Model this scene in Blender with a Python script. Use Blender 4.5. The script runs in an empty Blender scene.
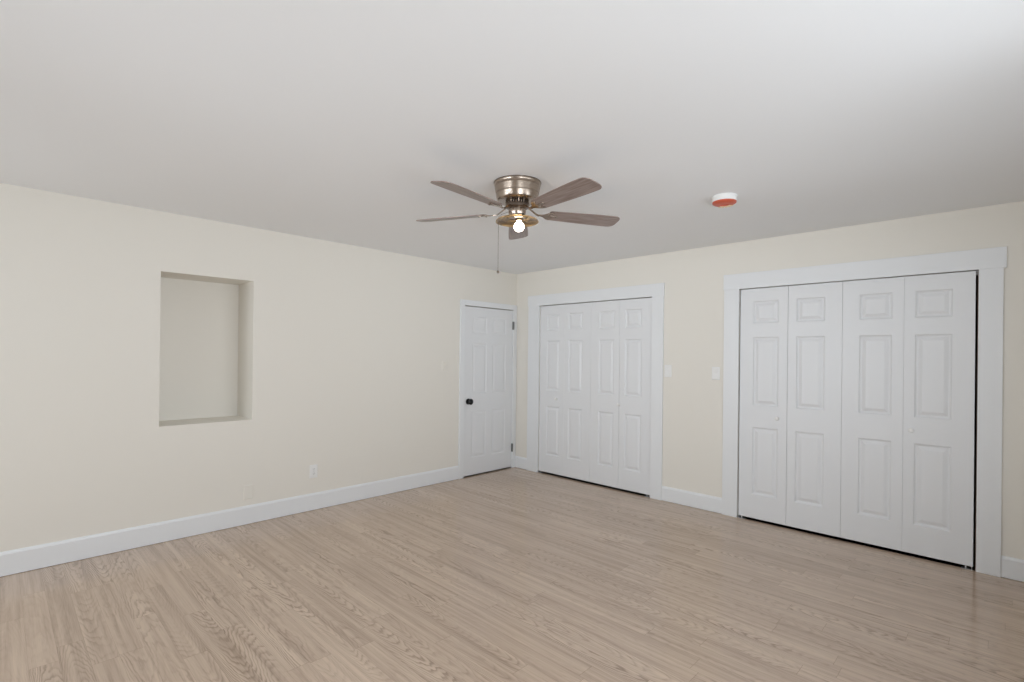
import bpy, bmesh, math, random
from mathutils import Vector, Matrix
C = bpy.context.scene
D = bpy.data
PI = math.pi

# ------------------------------------------------------------------ camera
F, CY = 506.0, 13.89
YAW, PITCH, ROLL = 0.77569, 0.00167, 0.01147
EYE = Vector((4.45695, -4.61325, 1.4073))
fw = Vector((-math.sin(YAW)*math.cos(PITCH), math.cos(YAW)*math.cos(PITCH), math.sin(PITCH)))
rt = Vector((math.cos(YAW), math.sin(YAW), 0)); up = rt.cross(fw)
r2 = rt*math.cos(ROLL)+up*math.sin(ROLL); u2 = -rt*math.sin(ROLL)+up*math.cos(ROLL)
cam = D.cameras.new('camera'); cam.sensor_width = 36; cam.lens = F*36/1024
cam.shift_y = CY/1024; cam.clip_start = .05
co = D.objects.new('camera', cam); C.collection.objects.link(co)
co.matrix_world = Matrix(((r2.x, u2.x, -fw.x, EYE.x), (r2.y, u2.y, -fw.y, EYE.y), (r2.z, u2.z, -fw.z, EYE.z), (0, 0, 0, 1)))
C.camera = co

# ------------------------------------------------------------------ light
C.view_settings.view_transform = 'Standard'; C.view_settings.look = 'None'
C.view_settings.gamma = 1; C.view_settings.use_curve_mapping = False
C.view_settings.exposure = 0.06
SKY = 0.3
H = 2.44                      # ceiling height
RX, BY = 4.98, -6.6           # right wall and back wall (behind the camera)
# added unseen windows: (along0, along1, z0, z1) and the fill lamps behind each: (power, tilt up in degrees, colour, spread)
ADDED_WIN_BACK = [(.35, 1.65, .80, 2.10), (1.95, 3.25, .80, 2.10)]
FILL_BACK = [[(28, -30, (.87, .94, 1.01), 180), (3.2, 6, (.87, .94, 1.01), 60)], [(8.8, 6, (.87, .94, 1.01), 60)]]
ADDED_WIN_RIGHT = [(-2.30, -1.10, .80, 2.10), (-3.55, -2.35, .80, 2.10), (-4.80, -3.60, .80, 2.10)]
FILL_RIGHT = [[(3.9, 6, (.87, .94, 1.01), 60)], [(24, 30, (.87, .94, 1.01), 180)], [(49, -30, (.87, .94, 1.01), 180), (5.6, 30, (.87, .94, 1.01), 180)]]
w = D.worlds.new('sky'); C.world = w; w.use_nodes = True
w.node_tree.nodes['Background'].inputs['Color'].default_value = (.86, .92, 1, 1)
w.node_tree.nodes['Background'].inputs['Strength'].default_value = SKY
def daylight(loc, to, sx, sy, power, tilt, col, spread=180):  # added area lamp behind an unseen opening, power and tilt tuned for brightness
    l = D.lights.new('window_daylight', 'AREA'); l.shape = 'RECTANGLE'; l.size = sx; l.size_y = sy; l.energy = power; l.color = col; l.spread = math.radians(spread)
    o = D.objects.new('window_daylight', l); C.collection.objects.link(o); o.location = loc
    d = Vector((to[0], to[1], math.tan(math.radians(tilt))))
    o.rotation_euler = d.to_track_quat('-Z', 'Y').to_euler()
for (a, b, c, d), ls in zip(ADDED_WIN_BACK, FILL_BACK):
    for p, t_, k, q in ls: daylight(((a+b)/2, BY-.16-.6*abs(math.sin(math.radians(t_))), (c+d)/2), (0, 1), b-a, d-c, p, t_, k, q)
for (a, b, c, d), ls in zip(ADDED_WIN_RIGHT, FILL_RIGHT):
    for p, t_, k, q in ls: daylight((RX+.16+.6*abs(math.sin(math.radians(t_))), (a+b)/2, (c+d)/2), (-1, 0), b-a, d-c, p, t_, k, q)

# ------------------------------------------------------------------ materials
def mat(name, col, rough=.5, metal=0, spec=.5, bump=None, emit=None):
    m = D.materials.new(name); m.use_nodes = True; t = m.node_tree; b = t.nodes['Principled BSDF']
    b.inputs['Base Color'].default_value = (*col, 1); b.inputs['Roughness'].default_value = rough
    b.inputs['Metallic'].default_value = metal; b.inputs['Specular IOR Level'].default_value = spec
    if emit:
        b.inputs['Emission Color'].default_value = (*emit[0], 1); b.inputs['Emission Strength'].default_value = emit[1]
    if bump:
        sc, st = bump
        c = t.nodes.new('ShaderNodeTexCoord'); n = t.nodes.new('ShaderNodeTexNoise'); n.inputs['Scale'].default_value = sc
        n.inputs['Detail'].default_value = 4
        bp = t.nodes.new('ShaderNodeBump'); bp.inputs['Strength'].default_value = st; bp.inputs['Distance'].default_value = .002
        t.links.new(c.outputs['Object'], n.inputs['Vector']); t.links.new(n.outputs[0], bp.inputs['Height'])
        t.links.new(bp.outputs[0], b.inputs['Normal'])
    return m
M = {}
M['wall'] = mat('cream_wall_paint', (.89, .85, .775), .6, bump=(60, .12), spec=.3)
M['ceil'] = mat('white_ceiling_paint', (.94, .945, .95), .8, bump=(80, .1), spec=.2)
M['trim'] = mat('white_semi_gloss_trim', (.89, .90, .91), .35, bump=(25, .05))
M['door'] = mat('white_door_paint', (.87, .875, .885), .38, bump=(140, .06))
M['niche'] = mat('cream_niche_paint', (.87, .83, .76), .6, bump=(60, .12), spec=.3)
M['plate'] = mat('off_white_plastic', (.93, .92, .90), .3)
M['ivory'] = mat('ivory_plastic', (.88, .84, .76), .35)
M['slot'] = mat('dark_slot', (.03, .03, .03), .6)
M['black'] = mat('black_metal', (.012, .012, .013), .32, .3)
M['hinge'] = mat('grey_hinge_metal', (.22, .22, .22), .4, .9)
M['steel'] = mat('pale_steel', (.6, .6, .6), .35, .8)
M['jamb'] = mat('dark_wood_jamb', (.16, .09, .06), .6, bump=(30, .2))
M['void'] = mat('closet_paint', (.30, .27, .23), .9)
M['red'] = mat('orange_red_plastic', (.62, .11, .05), .4)
M['cream'] = mat('cream_plastic', (.85, .70, .45), .4)

def brushed(name, col, rough):
    m = mat(name, col, rough, 1); t = m.node_tree; b = t.nodes['Principled BSDF']
    c = t.nodes.new('ShaderNodeTexCoord'); mp = t.nodes.new('ShaderNodeMapping'); mp.inputs['Scale'].default_value = (3, 3, 260)
    n = t.nodes.new('ShaderNodeTexNoise'); n.inputs['Scale'].default_value = 4; n.inputs['Detail'].default_value = 3
    r = t.nodes.new('ShaderNodeMapRange'); r.inputs['To Min'].default_value = rough-.08; r.inputs['To Max'].default_value = rough+.1
    bp = t.nodes.new('ShaderNodeBump'); bp.inputs['Strength'].default_value = .15; bp.inputs['Distance'].default_value = .001
    K = t.links.new
    K(c.outputs['Object'], mp.inputs[0]); K(mp.outputs[0], n.inputs['Vector']); K(n.outputs[0], r.inputs['Value'])
    K(r.outputs[0], b.inputs['Roughness']); K(n.outputs[0], bp.inputs['Height']); K(bp.outputs[0], b.inputs['Normal'])
    return m
M['nickel'] = brushed('brushed_antique_nickel', (.40, .33, .27), .24)
M['bronze'] = brushed('dark_rim_nickel', (.20, .16, .13), .3)
M['bulb'] = mat('lit_bulb_glass', (1, .97, .9), .3, emit=((1, .93, .80), 30))

def blade_mat():
    m = mat('greyed_walnut_blade', (.3, .2, .16), .32); t = m.node_tree; b = t.nodes['Principled BSDF']; K = t.links.new
    c = t.nodes.new('ShaderNodeTexCoord'); mp = t.nodes.new('ShaderNodeMapping'); mp.inputs['Scale'].default_value = (2, 26, 26)
    n = t.nodes.new('ShaderNodeTexNoise'); n.inputs['Scale'].default_value = 3; n.inputs['Detail'].default_value = 6
    r = t.nodes.new('ShaderNodeValToRGB'); e = r.color_ramp.elements
    e[0].position = .3; e[0].color = (.17, .115, .095, 1); e[1].position = .7; e[1].color = (.36, .28, .245, 1)
    K(c.outputs['Object'], mp.inputs[0]); K(mp.outputs[0], n.inputs['Vector']); K(n.outputs[0], r.inputs[0]); K(r.outputs[0], b.inputs['Base Color'])
    return m
M['blade'] = blade_mat()

def shade_mat():
    m = D.materials.new('amber_clear_glass'); m.use_nodes = True; t = m.node_tree; t.nodes.clear(); K = t.links.new
    o = t.nodes.new('ShaderNodeOutputMaterial'); tr = t.nodes.new('ShaderNodeBsdfTransparent'); tr.inputs[0].default_value = (.86, .76, .60, 1)
    tl = t.nodes.new('ShaderNodeBsdfTranslucent'); tl.inputs[0].default_value = (.85, .68, .45, 1)
    gl = t.nodes.new('ShaderNodeBsdfGlossy'); gl.inputs[0].default_value = (1, .95, .88, 1); gl.inputs['Roughness'].default_value = .08
    m1 = t.nodes.new('ShaderNodeMixShader'); m1.inputs[0].default_value = .35; m2 = t.nodes.new('ShaderNodeMixShader')
    fr = t.nodes.new('ShaderNodeFresnel'); fr.inputs[0].default_value = 1.55
    K(tr.outputs[0], m1.inputs[1]); K(tl.outputs[0], m1.inputs[2]); K(fr.outputs[0], m2.inputs[0]); K(m1.outputs[0], m2.inputs[1]); K(gl.outputs[0], m2.inputs[2])
    K(m2.outputs[0], o.inputs[0]); return m
M['shade'] = shade_mat()

def floor_mat():
    m = D.materials.new('oak_laminate_planks'); m.use_nodes = True; t = m.node_tree; b = t.nodes['Principled BSDF']; K = t.links.new
    def nd(k, **kw):
        n = t.nodes.new(k)
        for a, v in kw.items(): setattr(n, a, v)
        return n
    def mth(op, a, b_=None, c=None):
        n = nd('ShaderNodeMath', operation=op)
        for i, v in enumerate((a, b_, c)):
            if v is None: continue
            if isinstance(v, (int, float)): n.inputs[i].default_value = v
            else: K(v, n.inputs[i])
        return n.outputs[0]
    def comb(x, y, z):
        n = nd('ShaderNodeCombineXYZ')
        for i, v in enumerate((x, y, z)):
            if isinstance(v, (int, float)): n.inputs[i].default_value = v
            else: K(v, n.inputs[i])
        return n.outputs[0]
    def noise(v, scale, detail=2, rough=.5):
        n = nd('ShaderNodeTexNoise'); n.inputs['Scale'].default_value = scale; n.inputs['Detail'].default_value = detail
        n.inputs['Roughness'].default_value = rough; K(v, n.inputs['Vector']); return n.outputs[0]
    def wn(v):
        n = nd('ShaderNodeTexWhiteNoise', noise_dimensions='3D'); K(v, n.inputs['Vector']); s = nd('ShaderNodeSeparateColor'); K(n.outputs['Color'], s.inputs[0])
        return s.outputs[0], s.outputs[1], s.outputs[2]
    tc = nd('ShaderNodeTexCoord'); s = nd('ShaderNodeSeparateXYZ'); K(tc.outputs['Object'], s.inputs[0])
    X, Y = s.outputs['X'], s.outputs['Y']
    WD, LN = .100, .95
    row = mth('FLOOR', mth('DIVIDE', Y, WD)); fy = mth('FRACT', mth('DIVIDE', Y, WD))
    ra, rb, rc = wn(comb(row, 3.7, 1.1))
    xs = mth('ADD', X, mth('MULTIPLY', ra, 4.0)); xr = mth('DIVIDE', xs, LN)
    col = mth('FLOOR', xr); fx = mth('FRACT', xr)
    a1, a2, a3 = wn(comb(row, col, 7.3)); c1, c2, c3 = wn(comb(row, col, 19.1))
    v = mth('SUBTRACT', fy, mth('ADD', mth('MULTIPLY', a2, .7), .15))            # across, -1..1
    u = mth('ADD', mth('MULTIPLY', fx, LN), mth('MULTIPLY', a3, 9))               # along, metres
    pv = comb(mth('MULTIPLY', xs, 1), mth('ADD', Y, mth('MULTIPLY', c1, 3)), col)
    mp = nd('ShaderNodeMapping'); mp.inputs['Scale'].default_value = (2.6, 13, 1); K(pv, mp.inputs[0])
    wob = mth('SUBTRACT', noise(mp.outputs[0], 1, 3), .5)
    mpf = nd('ShaderNodeMapping'); mpf.inputs['Scale'].default_value = (16, 55, 1); K(pv, mpf.inputs[0])
    wobf = mth('SUBTRACT', noise(mpf.outputs[0], 1, 2), .5)
    # rings: parabolas along the plank give cathedral arches; some boards are straight grained
    A = mth('ADD', mth('MULTIPLY', c2, 11.0), 4.0)
    B = mth('MULTIPLY', mth('SUBTRACT', c3, .5), 34.0)
    ring = mth('ADD', mth('ADD', mth('MULTIPLY', mth('MULTIPLY', v, v), mth('MULTIPLY', A, 1.0)), mth('MULTIPLY', u, B)), mth('ADD', mth('MULTIPLY', wob, 5.0), mth('MULTIPLY', wobf, .9)))
    fr = mth('FRACT', mth('MULTIPLY', ring, 1.0))
    line = nd('ShaderNodeValToRGB'); line.color_ramp.interpolation = 'EASE'; el = line.color_ramp.elements
    el[0].position = 0; el[0].color = (0, 0, 0, 1); el[1].position = .38; el[1].color = (.75, .75, .75, 1)
    q = el.new(.6); q.color = (.95, .95, .95, 1); q = el.new(.80); q.color = (.85, .85, .85, 1); q = el.new(1); q.color = (0, 0, 0, 1)
    K(fr, line.inputs[0])
    mp2 = nd('ShaderNodeMapping'); mp2.inputs['Scale'].default_value = (5, 170, 1); K(pv, mp2.inputs[0])
    pore = noise(mp2.outputs[0], 1, 3, .6)
    mp3 = nd('ShaderNodeMapping'); mp3.inputs['Scale'].default_value = (1.0, 34, 1); K(pv, mp3.inputs[0])
    broad = noise(mp3.outputs[0], 1, 2)
    mpa = nd('ShaderNodeMapping'); mpa.inputs['Scale'].default_value = (2.2, 9, 1); K(pv, mpa.inputs[0])
    patch = noise(mpa.outputs[0], 1, 2)
    amp = mth('MULTIPLY', mth('ADD', mth('MULTIPLY', a2, .40), .03), mth('MAXIMUM', mth('MULTIPLY', mth('SUBTRACT', patch, .28), 2.6), .1))
    g = mth('ADD', mth('MULTIPLY', mth('SUBTRACT', line.outputs[0], .6), amp), mth('MULTIPLY', mth('SUBTRACT', pore, .5), .34))
    g = mth('ADD', g, mth('MULTIPLY', mth('SUBTRACT', broad, .5), .62))
    g = mth('ADD', g, mth('MULTIPLY', mth('SUBTRACT', a1, .5), .10))
    val = mth('ADD', g, .5)
    ramp = nd('ShaderNodeValToRGB'); r = ramp.color_ramp.elements
    r[0].position = .12; r[0].color = (.25, .172, .122, 1); r[1].position = .86; r[1].color = (.81, .64, .495, 1)
    q = r.new(.5); q.color = (.57, .43, .325, 1)
    K(val, ramp.inputs[0])
    # fine joint lines
    ex = mth('MINIMUM', fx, mth('SUBTRACT', 1, fx)); ey = mth('MINIMUM', fy, mth('SUBTRACT', 1, fy))
    jx = mth('LESS_THAN', ex, .0013); jy = mth('LESS_THAN', ey, .010)
    j = mth('MAXIMUM', jx, mth('MULTIPLY', jy, .55))
    mx = nd('ShaderNodeMix', data_type='RGBA', blend_type='MULTIPLY'); K(mth('MULTIPLY', j, .5), mx.inputs['Factor'])
    K(ramp.outputs[0], mx.inputs[6]); mx.inputs[7].default_value = (.45, .4, .36, 1)
    K(mx.outputs[2], b.inputs['Base Color'])
    rr = nd('ShaderNodeMapRange'); K(pore, rr.inputs['Value']); rr.inputs['To Min'].default_value = .10; rr.inputs['To Max'].default_value = .20
    K(rr.outputs[0], b.inputs['Roughness']); b.inputs['Specular IOR Level'].default_value = .7
    bp = nd('ShaderNodeBump'); bp.inputs['Strength'].default_value = .08; bp.inputs['Distance'].default_value = .0006
    K(mth('SUBTRACT', val, j), bp.inputs['Height']); K(bp.outputs[0], b.inputs['Normal'])
    return m
M['floor'] = floor_mat()

# ------------------------------------------------------------------ helpers
def obj(name, bm, m, parent=None, smooth=False, bevel=0):
    me = D.meshes.new(name)
    bmesh.ops.recalc_face_normals(bm, faces=bm.faces)
    if smooth:
        for f in bm.faces: f.smooth = True
    bm.to_mesh(me); bm.free(); me.materials.append(M[m])
    o = D.objects.new(name, me); C.collection.objects.link(o)
    if parent: o.parent = parent
    if smooth:
        md = o.modifiers.new('edges', 'EDGE_SPLIT'); md.split_angle = math.radians(38)
    if bevel:
        md = o.modifiers.new('bevel', 'BEVEL'); md.width = bevel; md.segments = 2; md.limit_method = 'ANGLE'
    return o
def tag(o, label, cat, group=None, kind=None):
    o['label'] = label; o['category'] = cat
    if group: o['group'] = group
    if kind: o['kind'] = kind
    return o
def empty(name, loc, rz=0):
    o = D.objects.new(name, None); C.collection.objects.link(o); o.location = loc; o.rotation_euler = (0, 0, rz); o.empty_display_size = .1
    return o
def box(bm, x0, x1, y0, y1, z0, z1):
    v = [bm.verts.new((x, y, z)) for x in (x0, x1) for y in (y0, y1) for z in (z0, z1)]
    for f in ((0, 1, 3, 2), (4, 6, 7, 5), (0, 4, 5, 1), (2, 3, 7, 6), (0, 2, 6, 4), (1, 5, 7, 3)): bm.faces.new([v[i] for i in f])
    return bm
def newbox(*a): return box(bmesh.new(), *a)
def lathe(prof, n=64, axis='z', close=False, bm=None, at=(0, 0, 0)):
    """profile of (radius, height) points turned round the axis"""
    bm = bm or bmesh.new(); rings = []
    at = Vector(at)
    def P(r, h, a):
        c, s = math.cos(a)*r, math.sin(a)*r
        return at+Vector({'z': (c, s, h), 'x': (h, c, s), 'y': (c, h, s)}[axis])
    for r, h in prof:
        rings.append([bm.verts.new(P(0, h, 0))] if r < 1e-6 else [bm.verts.new(P(r, h, 2*PI*k/n)) for k in range(n)])
    pr = list(zip(rings, rings[1:]))
    if close: pr.append((rings[-1], rings[0]))
    for a, b in pr:
        for k in range(n):
            k2 = (k+1) % n
            if len(a) == 1 and len(b) == 1: continue
            if len(a) == 1: bm.faces.new((a[0], b[k], b[k2]))
            elif len(b) == 1: bm.faces.new((a[k], b[0], a[k2]))
            else: bm.faces.new((a[k], b[k], b[k2], a[k2]))
    return bm
def tube(pts, rad, n=10, bm=None):
    bm = bm or bmesh.new(); pts = [Vector(p) for p in pts]; prev = None
    ref = Vector((.13, .27, .95))
    for i, p in enumerate(pts):
        d = (pts[min(i+1, len(pts)-1)]-pts[max(i-1, 0)]).normalized()
        if abs(d.dot(ref)) > .95: ref = Vector((1, .1, 0))
        a = d.cross(ref).normalized(); b = d.cross(a)
        r = rad[i] if isinstance(rad, (list, tuple)) else rad
        ring = [bm.verts.new(p+a*math.cos(2*PI*k/n)*r+b*math.sin(2*PI*k/n)*r) for k in range(n)]
        if prev:
            for k in range(n): bm.faces.new((prev[k], prev[(k+1) % n], ring[(k+1) % n], ring[k]))
        else: bm.faces.new(ring)
        prev = ring
    bm.faces.new(prev[::-1]); return bm
def extrude_outline(pts, z0, z1, bm=None):
    bm = bm or bmesh.new()
    a = [bm.verts.new((x, y, z0)) for x, y in pts]; b = [bm.verts.new((x, y, z1)) for x, y in pts]
    bm.faces.new(a[::-1]); bm.faces.new(b); n = len(pts)
    for k in range(n): bm.faces.new((a[k], a[(k+1) % n], b[(k+1) % n], b[k]))
    return bm

# ------------------------------------------------------------------ room shell
def wall(name, m, axis, face, back, u0, u1, z0, z1, holes):
    """wall slab: u runs along the wall; holes are (u0,u1,z0,z1,backed_depth or None = right through)"""
    bm = bmesh.new()
    def q(*p):
        vs = [bm.verts.new((a[1], a[0], a[2]) if axis == 1 else (a[0], a[1], a[2])) for a in p]
        bm.faces.new(vs)
    # a point is (u, depth, z) when axis == 0 wall lies in XZ; axis == 1 wall lies in YZ
    P = lambda u, d, z: (u, d, z)
    us = sorted({u0, u1, *[h[0] for h in holes], *[h[1] for h in holes]})
    zs = sorted({z0, z1, *[h[2] for h in holes], *[h[3] for h in holes]})
    for a, b in zip(us, us[1:]):
        for c, d in zip(zs, zs[1:]):
            h = [h for h in holes if h[0] <= a and b <= h[1] and h[2] <= c and d <= h[3]]
            if not h: q(P(a, face, c), P(b, face, c), P(b, face, d), P(a, face, d))
            if not h or h[0][4] is not None: q(P(a, back, c), P(b, back, c), P(b, back, d), P(a, back, d))
    for a, b, c, d, dep in holes:
        e = back if dep is None else dep
        q(P(a, face, c), P(a, e, c), P(a, e, d), P(a, face, d)); q(P(b, face, c), P(b, e, c), P(b, e, d), P(b, face, d))
        q(P(a, face, d), P(b, face, d), P(b, e, d), P(a, e, d))
        if c > z0 or dep is not None: q(P(a, face, c), P(b, face, c), P(b, e, c), P(a, e, c))
        if dep is not None: q(P(a, e, c), P(b, e, c), P(b, e, d), P(a, e, d))
    for s in ((u0, u0), (u1, u1)): q(P(s[0], face, z0), P(s[0], back, z0), P(s[0], back, z1), P(s[0], face, z1))
    q(P(u0, face, z1), P(u1, face, z1), P(u1, back, z1), P(u0, back, z1))
    q(P(u0, face, z0), P(u1, face, z0), P(u1, back, z0), P(u0, back, z0))
    bmesh.ops.remove_doubles(bm, verts=bm.verts, dist=1e-5)
    return obj(name, bm, m)

CLO = [(.400, 1.903, 0, 2.018), (2.753, 4.312, 0, 2.022)]       # closet openings
DO = (-.853, -.064, 0, 1.980)                                    # passage door opening
NI = (-3.770, -3.127, .855, 2.000)                               # recess
wl = wall('wall_left', 'wall', 1, 0, -.45, BY, 0, 0, H, [(*NI, -.37), (*DO, -.14)])
tag(wl, 'long cream wall with a rectangular recess, left of the corner', 'wall', kind='structure')
wb = wall('wall_back', 'wall', 0, 0, .12, -.45, RX+.12, 0, H, [(*c, None) for c in CLO])
tag(wb, 'cream wall holding both bifold closets', 'wall', kind='structure')
wr = wall('wall_right', 'wall', 1, RX, RX+.12, BY, 0, 0, H, [(*h, None) for h in ADDED_WIN_RIGHT])
tag(wr, 'cream wall outside the frame on the right', 'wall', kind='structure')
wf = wall('wall_front', 'wall', 0, BY, BY-.12, -.45, RX+.12, 0, H, [(*h, None) for h in ADDED_WIN_BACK])
tag(wf, 'cream wall behind the viewer, pierced by added windows', 'wall', kind='structure')
bm = newbox(-.45, RX+.12, BY-.12, .85, -.12, 0)
tag(obj('floor', bm, 'floor'), 'grey-brown oak laminate plank floor with a soft sheen', 'floor', kind='structure')
bm = newbox(-.45, RX+.12, BY-.12, .85, H, H+.12)
tag(obj('ceiling', bm, 'ceil'), 'flat white painted ceiling', 'ceiling', kind='structure')
# closet interiors behind the wall
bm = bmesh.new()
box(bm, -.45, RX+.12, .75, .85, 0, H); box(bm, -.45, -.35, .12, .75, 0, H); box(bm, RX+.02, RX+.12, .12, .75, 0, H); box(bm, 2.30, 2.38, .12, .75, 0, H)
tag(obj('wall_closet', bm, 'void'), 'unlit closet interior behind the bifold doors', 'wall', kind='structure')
# added windows out of frame, placed to carry the light
def window(name, axis, a0, a1, z0, z1, d0, d1, label):
    bm = bmesh.new()
    def bb(p, q, r, s):
        if axis == 0: box(bm, p, q, min(d0, d1), max(d0, d1), r, s)
        else: box(bm, min(d0, d1), max(d0, d1), p, q, r, s)
    w_ = .045
    bb(a0, a1, z0, z0+w_); bb(a0, a1, z1-w_, z1); bb(a0, a0+w_, z0+w_, z1-w_); bb(a1-w_, a1, z0+w_, z1-w_)
    mid = (a0+a1)/2; bb(mid-.03, mid+.03, z0+w_, z1-w_)
    tag(obj(name, bm, 'trim'), label, 'window', kind='structure')
for i, (a0, a1, z0, z1) in enumerate(ADDED_WIN_BACK):
    window('window_%d' % (i+1), 0, a0, a1, z0, z1, BY-.03, BY-.08, 'white framed opening added for light behind the viewer, ' + ('nearer the recess wall' if i == 0 else 'farther from the recess wall'))
for i, (a0, a1, z0, z1) in enumerate(ADDED_WIN_RIGHT):
    window('window_%d' % (i+3), 1, a0, a1, z0, z1, RX+.03, RX+.08, 'white framed opening added for light in the right-hand wall outside the frame, ' + ('nearest the closets', 'middle of three', 'farthest from the closets')[i])

# baseboards: square board with an eased, stepped top edge
def baseboard(name, axis, a0, a1, face, sgn, h, label, t=.014):
    bm = bmesh.new()
    prof = [(0, .003), (t, .003), (t, h-.018), (t*.8, h-.012), (t*.62, h-.004), (t*.35, h), (0, h)]
    rows = []
    for a in (a0, a1):
        rows.append([bm.verts.new((a, face+sgn*d, z) if axis == 0 else (face+sgn*d, a, z)) for d, z in prof])
    n = len(prof)
    for k in range(n): bm.faces.new((rows[0][k], rows[0][(k+1) % n], rows[1][(k+1) % n], rows[1][k]))
    bm.faces.new(rows[0]); bm.faces.new(rows[1][::-1])
    tag(obj(name, bm, 'trim'), label, 'baseboard', kind='structure')
baseboard('baseboard_left', 1, BY, -.926, 0, 1, .152, 'long white baseboard under the recess wall')
baseboard('baseboard_corner', 0, .019, .222, 0, -1, .142, 'short white baseboard piece between corner and narrow closet')
baseboard('baseboard_back', 0, 2.030, 2.622, 0, -1, .142, 'white baseboard piece between the two closets')
baseboard('baseboard_right', 0, 4.434, RX-.014, 0, -1, .140, 'white baseboard right of the wide closet')
baseboard('baseboard_side', 1, BY, 0, RX, -1, .14, 'white baseboard on the right-hand wall outside the frame')

# flat board casings (one surround = one trim)
def casing(name, bits, label, bevel=.0015):
    bm = bmesh.new()
    for b in bits: box(bm, *b)
    tag(obj(name, bm, 'trim', bevel=bevel), label, 'door trim', kind='structure')
casing('trim_1', [(.223, .400, -.018, 0, 0, 2.016), (1.903, 2.029, -.018, 0, 0, 2.016), (.215, 2.034, -.020, 0, 2.016, 2.143)],
       'wide flat white casing around the narrow closet near the corner')
casing('trim_2', [(2.622, 2.753, -.018, 0, 0, 2.020), (4.312, 4.432, -.018, 0, 0, 2.020), (2.616, 4.446, -.020, 0, 2.020, 2.156)],
       'wide flat white casing around the wide closet at right')
casing('trim_3', [(0, .018, -.925, -.858, 0, 2.043), (0, .018, -.066, -.004, 0, 2.043), (0, .018, -.858, -.066, 1.982, 2.043)],
       'slim white casing around the passage door on the left wall')

# ------------------------------------------------------------------ moulded door leaves
def leaf_mesh(wd, ht, th, panels, deep=1.0):
    """leaf in local XZ, front face at y = 0 looking to -y, panels = (x0,x1,z0,z1)"""
    bm = bmesh.new()
    xs = sorted({0, wd, *[p[0] for p in panels], *[p[1] for p in panels]})
    zs = sorted({0, ht, *[p[2] for p in panels], *[p[3] for p in panels]})
    V = {}
    def v(x, y, z):
        k = (round(x, 5), round(y, 5), round(z, 5))
        if k not in V: V[k] = bm.verts.new(k)
        return V[k]
    for a, b in zip(xs, xs[1:]):
        for c, d in zip(zs, zs[1:]):
            if not any(p[0] <= a and b <= p[1] and p[2] <= c and d <= p[3] for p in panels):
                bm.faces.new((v(a, 0, c), v(b, 0, c), v(b, 0, d), v(a, 0, d)))
    for x0, x1, z0, z1 in panels:
        # concentric rings: quirk, cove down, flat valley, bevel up, raised field
        steps = [(0, 0), (.003, .0050), (.009, .0100), (.014, .0115), (.019, .0115), (.040, .0025), (.043, .0015)]
        prev = None
        for ins, dep in steps:
            dep *= deep
            ring = [v(x0+ins, dep, z0+ins), v(x1-ins, dep, z0+ins), v(x1-ins, dep, z1-ins), v(x0+ins, dep, z1-ins)]
            if prev:
                for k in range(4): bm.faces.new((prev[k], prev[(k+1) % 4], ring[(k+1) % 4], ring[k]))
            prev = ring
        bm.faces.new(prev)
    # back and edges follow the same cuts on the outline
    bl = [bm.verts.new((x, th, z)) for x, z in ((0, 0), (wd, 0), (wd, ht), (0, ht))]
    bm.faces.new(bl[::-1])
    bm.faces.new([v(x, 0, 0) for x in xs]+[bl[1], bl[0]]); bm.faces.new([v(x, 0, ht) for x in xs[::-1]]+[bl[3], bl[2]])
    bm.faces.new([v(0, 0, z) for z in zs[::-1]]+[bl[0], bl[3]]); bm.faces.new([v(wd, 0, z) for z in zs]+[bl[2], bl[1]])
    return bm
def knob_prof(R_, Lh):
    # along -y from the leaf face: base flange, neck, mushroom head
    return [(0, 0), (R_*.62, 0), (R_*.6, Lh*.12), (R_*.38, Lh*.25), (R_*.36, Lh*.45), (R_*.8, Lh*.6), (R_, Lh*.78), (R_*.9, Lh*.93), (R_*.5, Lh), (0, Lh*1.0)]
ROWS = [(.230, .812), (1.000, 1.593), (1.713, 1.905)]
Z0 = .021
def bifold(name, x0, x1, top, knob_x, fold, pivot_left, label, gap=.0012):
    """a pair of hinged leaves hanging in a closet opening; fold = how far the hinge line stands out"""
    root = empty(name, (x0, .004, 0)); tag(root, label, 'closet door', kind='structure')
    W = x1-x0; wd = W/2-gap
    ang = math.asin(fold/(W/2))
    objs = []
    for k in range(2):
        outer, inner, pw = .112, .064, .205
        lft = outer if k == 0 else inner
        s = wd/.387
        px0, px1 = lft*s, (lft+pw)*s
        bm = leaf_mesh(wd, top-Z0, .032, [(px0, px1, a-Z0, b-Z0) for a, b in ROWS])
        o = obj('door_panel', bm, 'door', root, bevel=.001)
        if k == 0: o.location = (0, 0, Z0); o.rotation_euler = (0, 0, -ang)
        else: o.location = (W-wd*math.cos(ang), -wd*math.sin(ang), Z0); o.rotation_euler = (0, 0, ang)
        objs.append((o, k))
    kx = knob_x-x0; k = 0 if kx < W/2 else 1
    y = -fold*(1-abs(kx-W/2)/(W/2))
    o = obj('knob', lathe([(r, -h) for r, h in knob_prof(.0165, .030)], 28, 'y'), 'plate', root, True)
    o.location = (kx, y, .905)
    # floor pivot bracket on the jamb side
    px = .004 if pivot_left else W-.004-.055
    bm = newbox(px, px+.055, -.016, .022, .0005, .003); box(bm, px, px+.003, -.012, .020, .003, .022) if pivot_left else box(bm, px+.052, px+.055, -.012, .020, .003, .022)
    lathe([(0, .003), (.005, .003), (.005, .030), (0, .030)], 16, bm=bm, at=(px+.022, .006, 0))
    obj('pivot_bracket', bm, 'steel', root)
    # slim hinges between the leaves (on the hidden side)
    bm = bmesh.new()
    for z in (.28, 1.02, 1.76): box(bm, W/2-.03, W/2+.03, .0325-fold, .0345-fold, z, z+.05)
    obj('hinge', bm, 'hinge', root)
    return root
bifold('door_2', .404, 1.151, 2.008, .673, .000, True, 'left bifold pair of the narrow closet near the corner', .0004)
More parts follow.
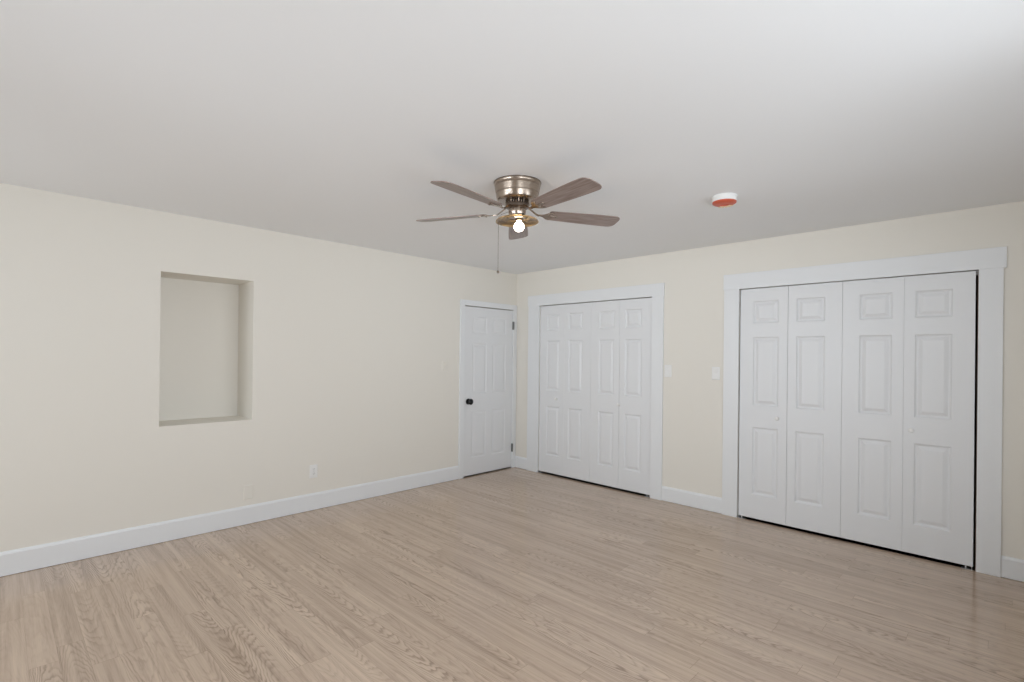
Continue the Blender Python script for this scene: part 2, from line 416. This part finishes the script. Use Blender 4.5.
bifold('door_3', 1.1525, 1.897, 2.008, 1.530, .006, False, 'right bifold pair of the narrow closet, beside the light switch')
bifold('door_4', 2.760, 3.531, 2.012, 3.073, .004, True, 'left bifold pair of the wide closet')
bifold('door_5', 3.5325, 4.297, 2.014, 3.962, .000, False, 'right bifold pair of the wide closet, dark gap at its outer edge', .0004)
# jambs and head tracks inside the openings
for nm, (a, b, c, d), lab in (('trim_4', CLO[0], 'white inner jamb of the narrow closet'), ('trim_5', CLO[1], 'inner jamb of the wide closet')):
    bm = bmesh.new()
    box(bm, a+.0005, b-.0005, .048, .105, d-.030, d-.0005)
    tag(obj(nm, bm, 'steel'), lab.replace('inner jamb', 'head track'), 'door track', kind='structure')
bm = newbox(4.3085, 4.3118, .001, .118, .001, 2.020)
tag(obj('trim_6', bm, 'jamb'), 'dark brown wooden jamb edge at right of the wide closet', 'door jamb', kind='structure')

# passage door on the left wall (local leaf turned to face +x)
root = empty('door_1', (.004, -.849, 0), PI/2); tag(root, 'white six-panel passage door with black knob, left wall corner', 'door', kind='structure')
DW = .781
pan = []
for x0, x1 in ((.118, .345), (.438, .665)):
    for a, b in ((.212, .757), (.960, 1.545), (1.665, 1.860)): pan.append((x0, x1, a-.014, b-.014))
o = obj('door_panel', leaf_mesh(DW, 1.972-.014, .035, pan, .5), 'door', root, bevel=.001); o.location = (0, 0, .014)
kn = obj('door_knob', lathe([(0, 0), (.034, 0), (.035, -.004), (.031, -.009), (.015, -.012), (.014, -.024), (.026, -.030), (.034, -.042), (.034, -.053), (.026, -.062), (.012, -.066), (0, -.067)], 36, 'y'), 'black', root, True)
kn.location = (.060, 0, .872); kn['label'] = 'round black door knob'
for z in (.205, 1.735):
    bm = lathe([(0, z), (.006, z), (.006, z+.10), (0, z+.10)], 14, bm=bmesh.new(), at=(DW+.0035, -.0195, 0))
    box(bm, DW-.004, DW+.0055, -.016, .001, z, z+.10)
    hg = obj('hinge', bm, 'hinge', root, True)
# ------------------------------------------------------------------ wall plates
def plate_bm(wd, ht, t=.006):
    bm = bmesh.new()
    a = [bm.verts.new((x*wd/2, 0, z*ht/2)) for x, z in ((-1, -1), (1, -1), (1, 1), (-1, 1))]
    i1 = [bm.verts.new((x*wd/2, -t*.4, z*ht/2)) for x, z in ((-1, -1), (1, -1), (1, 1), (-1, 1))]
    i2 = [bm.verts.new((x*(wd/2-.005), -t, z*(ht/2-.005))) for x, z in ((-1, -1), (1, -1), (1, 1), (-1, 1))]
    for p, q in ((a, i1), (i1, i2)):
        for k in range(4): bm.faces.new((p[k], p[(k+1) % 4], q[(k+1) % 4], q[k]))
    bm.faces.new(i2); bm.faces.new(a[::-1]); return bm
def screws(root, zs, m='steel'):
    for z in zs:
        o = obj('screw', lathe([(0, 0), (.0032, 0), (.0030, -.001), (0, -.0014)], 12, 'y'), m, root); o.location = (0, -.006, z)
def rocker_switch(loc, rz, label, m='plate'):
    r = empty('light_switch', loc, rz); tag(r, label, 'light switch', 'light switches on the walls')
    obj('cover_plate', plate_bm(.074, .119), m, r)
    bm = bmesh.new()
    pr = [(-.033, -.0062), (-.033, -.0085), (0, -.0072), (.033, -.0115), (.033, -.0062)]
    rows = [[bm.verts.new((x, y, z)) for z, y in pr] for x in (-.0165, .0165)]
    for k in range(5): bm.faces.new((rows[0][k], rows[0][(k+1) % 5], rows[1][(k+1) % 5], rows[1][k]))
    bm.faces.new(rows[0]); bm.faces.new(rows[1][::-1])
    obj('rocker', bm, m, r); screws(r, (-.048, .048), m)
rocker_switch((2.077, -.0003, 1.275), 0, 'off-white light switch beside the narrow closet casing')
rocker_switch((2.548, -.0003, 1.267), 0, 'off-white light switch beside the wide closet casing')
rocker_switch((.0003, -1.135, 1.285), PI/2, 'cream light switch on the left wall by the passage door', 'ivory')
r = empty('wall_outlet', (.0003, -2.603, .347), PI/2); tag(r, 'white duplex wall outlet low on the left wall', 'outlet')
obj('cover_plate', plate_bm(.072, .117), 'plate', r)
for z in (-.0195, .0195):
    oval = [(math.cos(a)*.0165, max(-.0125, min(.0125, math.sin(a)*.0165))) for a in [2*PI*k/32 for k in range(32)]]
    bm = bmesh.new(); fr_ = [bm.verts.new((x, -.0080, zz)) for x, zz in oval]; bk = [bm.verts.new((x, -.0061, zz)) for x, zz in oval]
    bm.faces.new(fr_)
    for k in range(32): bm.faces.new((fr_[k], fr_[(k+1) % 32], bk[(k+1) % 32], bk[k]))
    rc_ = obj('receptacle', bm, 'plate', r); rc_.location = (0, 0, z)
    bm = newbox(-.0075, -.0055, -.0084, -.0081, -.001, .007); box(bm, .0055, .0075, -.0084, -.0081, -.001, .007)
    lathe([(0, -.0081), (.0025, -.0081), (.0025, -.0084), (0, -.0084)], 12, 'y', bm=bm, at=(0, 0, -.007))
    obj('slot', bm, 'slot', rc_)
screws(r, (0,), 'steel')
r = empty('blank_wall_plate', (.0003, -3.150, .262), PI/2); tag(r, 'cream painted blank cover plate just above the left baseboard', 'wall plate')
obj('cover_plate', plate_bm(.072, .115), 'wall', r); screws(r, (-.04, .04), 'wall')

# ------------------------------------------------------------------ smoke detector
r = empty('smoke_detector', (3.155, -1.365, H)); tag(r, 'round white smoke detector with orange-red cover on the ceiling', 'smoke detector')
obj('mounting_base', lathe([(0, -.0003), (.074, -.0003), (.077, -.004), (.077, -.012), (0, -.012)], 56), 'plate', r, True)
obj('detector_housing', lathe([(0, -.012), (.072, -.012), (.074, -.018), (.073, -.034), (.066, -.041), (0, -.041)], 56), 'plate', r, True)
bm = lathe([(0, -.0412), (.0655, -.0412), (.0695, -.036), (.0725, -.036), (.072, -.043), (.062, -.050), (.045, -.053), (.026, -.0535), (.024, -.048), (0, -.048)], 56)
o = obj('dust_cover', bm, 'red', r, True); o['label'] = 'orange-red plastic dust cover'
bm = bmesh.new()
fa = math.atan2(4.613-1.365, 3.155-4.457)          # far side as seen across the room
for q in range(-2, 3):
    a = math.radians(100)+q*.36
    box(bm, -.0070, .0070, -.013, .013, -.0555, -.0515)
    vs = bm.verts[:] if False else list(bm.verts)[-8:]
    bmesh.ops.rotate(bm, verts=vs, cent=(0, 0, 0), matrix=Matrix.Rotation(PI/2, 3, 'Z'))
    bmesh.ops.translate(bm, verts=vs, vec=(.046, 0, -.0005)); bmesh.ops.rotate(bm, verts=vs, cent=(0, 0, 0), matrix=Matrix.Rotation(a, 3, 'Z'))
o = obj('vent_tab', bm, 'cream', r); o['label'] = 'pale cream tabs on the cover'

# ------------------------------------------------------------------ ceiling fan
FX, FY = 2.353, -2.438
fan = empty('ceiling_fan', (FX, FY, H))
tag(fan, 'brushed nickel hugger ceiling fan with five brown blades and a lit bulb', 'ceiling fan')
def fz(z): return z-H
bm = lathe([(0, fz(2.4397)), (.138, fz(2.4397)), (.1405, fz(2.437)), (.1405, fz(2.428)), (.1385, fz(2.424)), (.1370, fz(2.4235)), (.1365, fz(2.418)),
            (.1345, fz(2.4165)), (.1345, fz(2.413)), (.1360, fz(2.411)), (.1295, fz(2.375)), (.1275, fz(2.3745)), (.1270, fz(2.370)), (.1285, fz(2.3685)),
            (.1225, fz(2.341)), (.1200, fz(2.334)), (.1140, fz(2.3300)), (.0950, fz(2.3285)), (.0700, fz(2.328)), (0, fz(2.328))], 96)
obj('motor_housing', bm, 'nickel', fan, True)
obj('housing_rim', lathe([(.1385, fz(2.4395)), (.1425, fz(2.4395)), (.1425, fz(2.4365)), (.1385, fz(2.4365))], 96, close=True), 'bronze', fan, True)
obj('motor_core', lathe([(0, fz(2.3275)), (.064, fz(2.3275)), (.064, fz(2.311)), (0, fz(2.311))], 48), 'black', fan, True)
bm = bmesh.new()
for k in range(28):
    n0 = len(bm.verts); box(bm, .0642, .0705, -.0030, .0030, fz(2.3112), fz(2.3274))
    bmesh.ops.rotate(bm, verts=list(bm.verts)[n0:], cent=(0, 0, 0), matrix=Matrix.Rotation(2*PI*k/28, 3, 'Z'))
obj('vent_grille', bm, 'nickel', fan)
obj('flywheel', lathe([(0, fz(2.3108)), (.070, fz(2.3108)), (.072, fz(2.306)), (.070, fz(2.292)), (.056, fz(2.286)), (0, fz(2.286))], 64), 'bronze', fan, True)
obj('switch_housing', lathe([(0, fz(2.2858)), (.050, fz(2.2858)), (.0515, fz(2.280)), (.0515, fz(2.256)), (.0490, fz(2.252)), (.0490, fz(2.246)), (.0555, fz(2.243)), (.0555, fz(2.232)), (.050, fz(2.2285)), (0, fz(2.2285))], 64), 'nickel', fan, True)
BANG = [133, 61, -11, -83, -155]
BZ = 2.262
def blade_outline():
    x0, x1, w0, w1 = .195, .665, .054, .070
    pts = []
    top = []
    for k in range(25):
        t = k/24; x = x0+.012+(x1-.045-x0-.012)*t; top.append((x, w0+(w1-w0)*math.sin(t*PI/2)))
    tip = [(x1-.045+.045*math.sin(a), (w1-.0)*1.0*math.cos(a)**.55 if math.cos(a) > 0 else 0) for a in [PI/2*k/14 for k in range(1, 15)]]
    half = [(x0, w0-.014), (x0+.004, w0-.005)]+top+tip
    low = [(x, -y) for x, y in half[::-1] if abs(y) > 1e-4]
    return half+low
def iron_outline():
    pts = []
    # neck, flaring to three rounded tongues
    def arc(cx, cy, r_, a0, a1, n=9): return [(cx+r_*math.cos(math.radians(a0+(a1-a0)*k/n)), cy+r_*math.sin(math.radians(a0+(a1-a0)*k/n))) for k in range(n+1)]
    half = [(.128, .010), (.150, .0105), (.166, .016), (.180, .030), (.192, .040)]+arc(.214, .036, .0115, 110, -70)+[(.205, .022), (.200, .0125), (.208, .0095)]
    tipc = arc(.248, 0, .0105, 90, 0)
    full = half+tipc
    return full+[(x, -y) for x, y in full[::-1]][1:]
for i, ad in enumerate(BANG):
    a = math.radians(ad)
    b = obj('blade', extrude_outline(blade_outline(), 0, .0055), 'blade', fan, bevel=.0012)
    b.location = (0, 0, fz(BZ)); b.rotation_euler = (math.radians(-11), 0, a)
    ir = obj('blade_bracket', extrude_outline(iron_outline(), -.0042, -.0006), 'nickel', fan, bevel=.0008)
    ir.location = (0, 0, fz(BZ)); ir.rotation_euler = (math.radians(-11), 0, a)
    # curved arm down from the flywheel, flattened bar
    bm = bmesh.new(); path = []
    for k in range(15):
        t = k/14; x = .060+(.142-.060)*t; z = fz(2.297)+(fz(BZ)-.0035-fz(2.297))*(t*t*(3-2*t)); path.append((x, z))
    prev = None
    for k, (x, z) in enumerate(path):
        h_ = .0095; ty = math.radians(-11)*(k/14)
        ring = [bm.verts.new((x, yy*math.cos(ty)-zz*math.sin(ty), z+yy*math.sin(ty)+zz*math.cos(ty))) for yy, zz in ((-h_, -.0022), (h_, -.0022), (h_*.6, .0026), (-h_*.6, .0026))]
        if prev:
            for q in range(4): bm.faces.new((prev[q], prev[(q+1) % 4], ring[(q+1) % 4], ring[q]))
        else: bm.faces.new(ring)
        prev = ring
    bm.faces.new(prev[::-1])
    arm = obj('bracket_arm', bm, 'nickel', ir)
    arm.matrix_parent_inverse = Matrix.Identity(4)
    arm.rotation_euler = (0, 0, 0)
    # undo the bracket's tilt for the arm: the arm starts level at the hub
    arm.matrix_basis = Matrix.Rotation(math.radians(11), 4, 'X') @ Matrix.Translation((0, 0, -fz(BZ)))
    bm = bmesh.new()
    for (sx, sy) in ((.214, .036), (.214, -.036), (.248, 0)):
        obj('screw', lathe([(0, -.0075), (.004, -.0065), (.0052, -.0043), (0, -.0043)], 12, at=(sx, sy, 0)), 'bronze', ir)
# thumb screws holding the shade
for k in range(3):
    a = math.radians(-136+k*120-2)
    bm = tube([(.0556, 0, fz(2.2375)), (.066, 0, fz(2.2375))], .0026, 8)
    lathe([(0, .066), (.0062, .066), (.0075, .069), (.0062, .0745), (0, .0755)], 16, 'x', bm=bm, at=(0, 0, fz(2.2375)))
    s = obj('thumb_screw', bm, 'black', fan, True); s.rotation_euler = (0, 0, a)
sh = [(.0545, fz(2.2310)), (.060, fz(2.2285)), (.085, fz(2.2265)), (.108, fz(2.2235)), (.121, fz(2.2190)), (.1275, fz(2.2125)), (.1290, fz(2.2075)),
      (.1270, fz(2.2070)), (.1250, fz(2.2115)), (.1190, fz(2.2160)), (.107, fz(2.2205)), (.085, fz(2.2235)), (.060, fz(2.2255)), (.0545, fz(2.2275))]
o = obj('lamp_shade', lathe(sh, 96, close=True), 'shade', fan, True); o['label'] = 'shallow amber-tinted clear glass shade'
obj('lamp_socket', lathe([(0, fz(2.2283)), (.021, fz(2.2283)), (.021, fz(2.214)), (.017, fz(2.211)), (0, fz(2.211))], 32), 'nickel', fan, True).location = (.009, .008, 0)
bp_ = [(0, fz(2.2105)), (.0135, fz(2.2105)), (.0145, fz(2.205)), (.022, fz(2.198)), (.0285, fz(2.189)), (.0305, fz(2.179)), (.0285, fz(2.168)), (.0215, fz(2.158)), (.011, fz(2.1525)), (0, fz(2.151))]
o = obj('light_bulb', lathe(bp_, 40), 'bulb', fan, True); o.location = (.009, .008, 0); o['label'] = 'glowing warm white bulb'
# pull chain over the shade edge, ball at its end
ca = math.radians(-101); cx, cy = math.cos(ca), math.sin(ca)
pts = [(cx*.0505, cy*.0505, fz(2.262)), (cx*.08, cy*.08, fz(2.249)), (cx*.115, cy*.115, fz(2.2325)), (cx*.1305, cy*.1305, fz(2.218)), (cx*.132, cy*.132, fz(2.19)), (cx*.132, cy*.132, fz(1.905))]
bm = tube(pts, .0011, 8)
z = 2.19
while z > 1.91:
    lathe([(0, .0018), (.0018, 0), (0, -.0018)], 6, bm=bm, at=(cx*.132, cy*.132, fz(z))); z -= .006
pc = obj('pull_chain', bm, 'bronze', fan)
bm = lathe([(0, .010), (.003, .009), (.0065, .004), (.0078, -.002), (.0060, -.008), (0, -.0105)], 20, at=(cx*.132, cy*.132, fz(1.896)))
obj('pull_knob', bm, 'bronze', pc, True)
